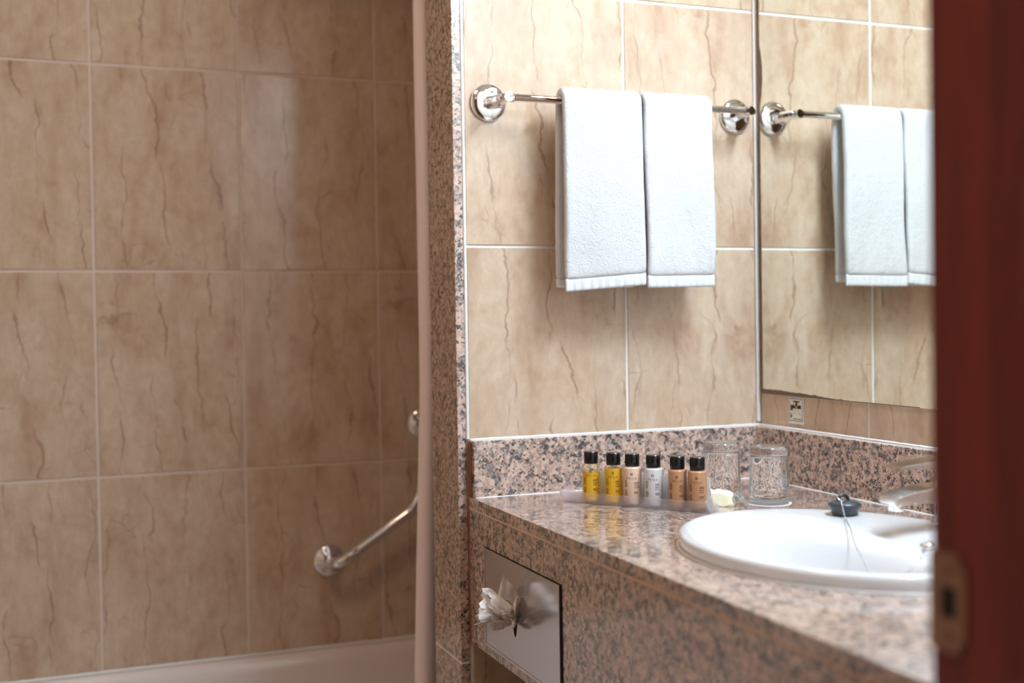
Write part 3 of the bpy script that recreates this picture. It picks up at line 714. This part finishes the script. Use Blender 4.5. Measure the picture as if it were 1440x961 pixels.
def doily(x, y, label, turn):
    bm = bmesh.new(); c = bm.verts.new((0, 0, .0006)); N = 120; rg = []
    for i in range(N):
        a = 2*math.pi*i/N; r = .0335+.0014*abs(math.sin(a*15))
        rg.append(bm.verts.new((r*math.cos(a), r*math.sin(a), .0006)))
    for i in range(N): bm.faces.new((c, rg[i], rg[(i+1) % N]))
    ex = bmesh.ops.extrude_face_region(bm, geom=bm.faces[:]); bmesh.ops.translate(bm, vec=(0, 0, -.0005), verts=[v for v in ex['geom'] if isinstance(v, bmesh.types.BMVert)])
    o = mesh('paper_mat', bm, CARD, None, loc=(x, y, CT), rot=(0, 0, turn)); return tag(o, label, 'paper mat', 'paper mats under the tumblers')
doily(-.2036, -.2008, 'white scalloped paper mat under the tumbler behind the soap', .1)
doily(-.1690, -.2840, 'white scalloped paper mat under the tumbler nearer the basin', .3)

# soap: cream paper wrap with a slack cellophane end
so = tag(empty('wrapped_soap', (-.2480, -.2610, CT), (0, 0, R_(-38))), 'cream paper-wrapped soap with cellophane end beside the tray', 'soap')
bm = bmesh.new(); nx, ny = 14, 10; G = []
for i in range(nx+1):
    row = []
    for j in range(ny+1):
        u, v = i/nx*2-1, j/ny*2-1
        e = (1-abs(u)**5)*(1-abs(v)**5)
        z = .0035+.0190*max(0, e)**.40 + .0040*noise.noise(Vector((u*2.5, v*2.5, 3))) - .002*u
        row.append(bm.verts.new((u*.0285+.002*noise.noise(Vector((u, v*2, 9))), v*.0205, max(.0004, z))))
    G.append(row)
for i in range(nx):
    for j in range(ny): bm.faces.new((G[i][j], G[i+1][j], G[i+1][j+1], G[i][j+1]))
bd = [G[i][0] for i in range(nx+1)] + [G[nx][j] for j in range(1, ny+1)] + [G[i][ny] for i in range(nx-1, -1, -1)] + [G[0][j] for j in range(ny-1, 0, -1)]
lo = [bm.verts.new((v.co.x*.96, v.co.y*.96, .0003)) for v in bd]
for i in range(len(bd)): bm.faces.new((bd[i], bd[(i+1) % len(bd)], lo[(i+1) % len(bd)], lo[i]))
bm.faces.new(lo[::-1])
mesh('paper_wrap', bm, SOAPP, so, smooth=False)
bm = bmesh.new(); G = []
for i in range(9):
    row = []
    for j in range(9):
        u, v = i/8, j/8*2-1
        z = .018*(1-u)**.8 + .0045*noise.noise(Vector((u*4, v*3, 5)))*(1-u*.3)+.001
        row.append(bm.verts.new((.0265+u*.019, v*(.0195+.002*u), max(.0008, z))))
    G.append(row)
for i in range(8):
    for j in range(8): bm.faces.new((G[i][j], G[i+1][j], G[i+1][j+1], G[i][j+1]))
o = mesh('cellophane', bm, CELLO, so, smooth=False); solid(o, .0004, 0)

# ------------------------------------------------------------------ bath, grab rail, curtain
tub = tag(empty('bathtub', (-.9, .40, 0)), 'white bathtub below the shaded tiled wall at left', 'bathtub')
TI = Matrix.Translation((.9, -.40, 0))
X0, X1, Y0, Y1, RT = XL+.002, -.002, .140, YB-.0015, .4400
def rrect(x0, x1, y0, y1, r, z, n=8):
    out = []
    for cx, cy, a0 in ((x1-r, y1-r, 0), (x0+r, y1-r, 90), (x0+r, y0+r, 180), (x1-r, y0+r, 270)):
        for k in range(n+1): a = R_(a0+90*k/n); out.append((cx+r*math.cos(a), cy+r*math.sin(a), z))
    return out
loops = [rrect(X0, X1, Y0, Y1, .004, 0), rrect(X0, X1, Y0, Y1, .004, RT-.012), rrect(X0+.002, X1-.002, Y0+.002, Y1-.002, .006, RT-.003), rrect(X0+.008, X1-.008, Y0+.008, Y1-.004, .008, RT),
         rrect(X0+.055, X1-.055, Y0+.045, Y1-.028, .07, RT-.0015), rrect(X0+.064, X1-.064, Y0+.052, Y1-.034, .075, RT-.008), rrect(X0+.072, X1-.072, Y0+.058, Y1-.040, .08, RT-.03),
         rrect(X0+.12, X1-.10, Y0+.085, Y1-.075, .10, RT-.26), rrect(X0+.17, X1-.14, Y0+.12, Y1-.11, .10, RT-.32)]
bm = bmesh.new(); rs = [[bm.verts.new(p) for p in l] for l in loops]
for a, b in zip(rs, rs[1:]):
    for i in range(len(a)): bm.faces.new((a[i], a[(i+1) % len(a)], b[(i+1) % len(a)], b[i]))
bm.faces.new(rs[-1])
o = mesh('shell', bm, ACRYL, None, smooth=True); o.parent = tub; o.matrix_parent_inverse = TI
o = mesh('caulk', bead([(X0, YB-.0055, RT+.0008), (X1, YB-.0055, RT+.0008)], .0034, 2), CAULK, None, smooth=True); o.parent = tub; o.matrix_parent_inverse = TI

gb = tag(empty('grab_rail', (-.55, YB, .75)), 'chrome angled grab rail on the tiled wall above the bathtub', 'grab rail')
GI = Matrix.Translation((.55, -YB, -.75))
gy = YB-.068
for gx, gz in ((-.653, .6267), (-.4370, .9149)):
    bm = lathe(bmesh.new(), [(0, 0), (.0345, 0), (.0352, .002), (.0340, .006), (.0290, .0095), (.018, .0120), (.0145, .0145), (0, .0145)], 48, Matrix.Translation((gx, YB-.0004, gz)) @ F90)
    o = mesh('flange', bm, CHROME, None, smooth=True); o.parent = gb; o.matrix_parent_inverse = GI
pts = fillet([(-.653, YB-.010, .6267), (-.653, gy, .6267), (-.4700, gy, .7420), (-.4370, gy, .9149), (-.4370, YB-.010, .9149)], .032, 10)
o = mesh('tube', tube(bmesh.new(), pts, .0118, 20), CHROME, None, smooth=True); o.parent = gb; o.matrix_parent_inverse = GI
o = mesh('collar', tube(bmesh.new(), [Vector((-.653, gy, .6267)).lerp(Vector((-.47, gy, .742)), f) for f in (.20, .26)], .0128, 20), CHROME, None); o.parent = gb; o.matrix_parent_inverse = GI

cu_ = tag(empty('shower_curtain', (-.4, .215, 2.05)), 'pale pink shower curtain drawn aside behind the granite edge', 'curtain')
bm = bmesh.new(); NZ = 44; G = []
cpl = [(-.566, .252), (-.580, .240), (-.5885, .224), (-.5885, .208), (-.579, .199), (-.566, .203), (-.553, .222), (-.541, .240)]
for k in range(1, 12): cpl.append((-.541+.034*k, .222+(.021 if k % 2 == 0 else -.021)))
cpl = [(a_+.009, b_) for a_, b_ in cpl]
cpl = [tuple(v) for v in bezier([(*q, 0) for q in cpl], 6)]
for i, (x0, y0, _) in enumerate(cpl):
    u = i/(len(cpl)-1); col = []
    for k in range(NZ+1):
        z = 2.03-(2.03-.345)*k/NZ
        fl = max(0, (1.05-z)/.7)
        col.append(bm.verts.new((x0 - .027*fl**1.2*(1-u) + .0025*noise.noise(Vector((2, z*2.2, 0)))*(1-u), y0 + .003*noise.noise(Vector((u*6, z*2, 1))), z)))
    G.append(col)
for i in range(len(G)-1):
    for k in range(NZ): bm.faces.new((G[i][k], G[i+1][k], G[i+1][k+1], G[i][k+1]))
o = mesh('cloth', bm, CURT, None, smooth=True); o.parent = cu_; o.matrix_parent_inverse = Matrix.Translation((.4, -.215, -2.05)); solid(o, .0014, 0)
ro = tag(mesh('curtain_rod', tube(bmesh.new(), [(XL, .215, 2.05), (-.001, .215, 2.05)], .0125, 20), CHROME, None, smooth=True), 'chrome shower curtain rod high above the bathtub', 'curtain rod')
for k in range(7):
    x = -.565+.058*k
    bm = tube(bmesh.new(), [(x, .215+.018*math.cos(a), 2.045+.020*math.sin(a)) for a in [2*math.pi*q/16 for q in range(17)]], .0015, 6, False)
    o = mesh('ring', bm, CHROME, None, smooth=True); o.parent = cu_; o.matrix_parent_inverse = Matrix.Translation((.4, -.215, -2.05))
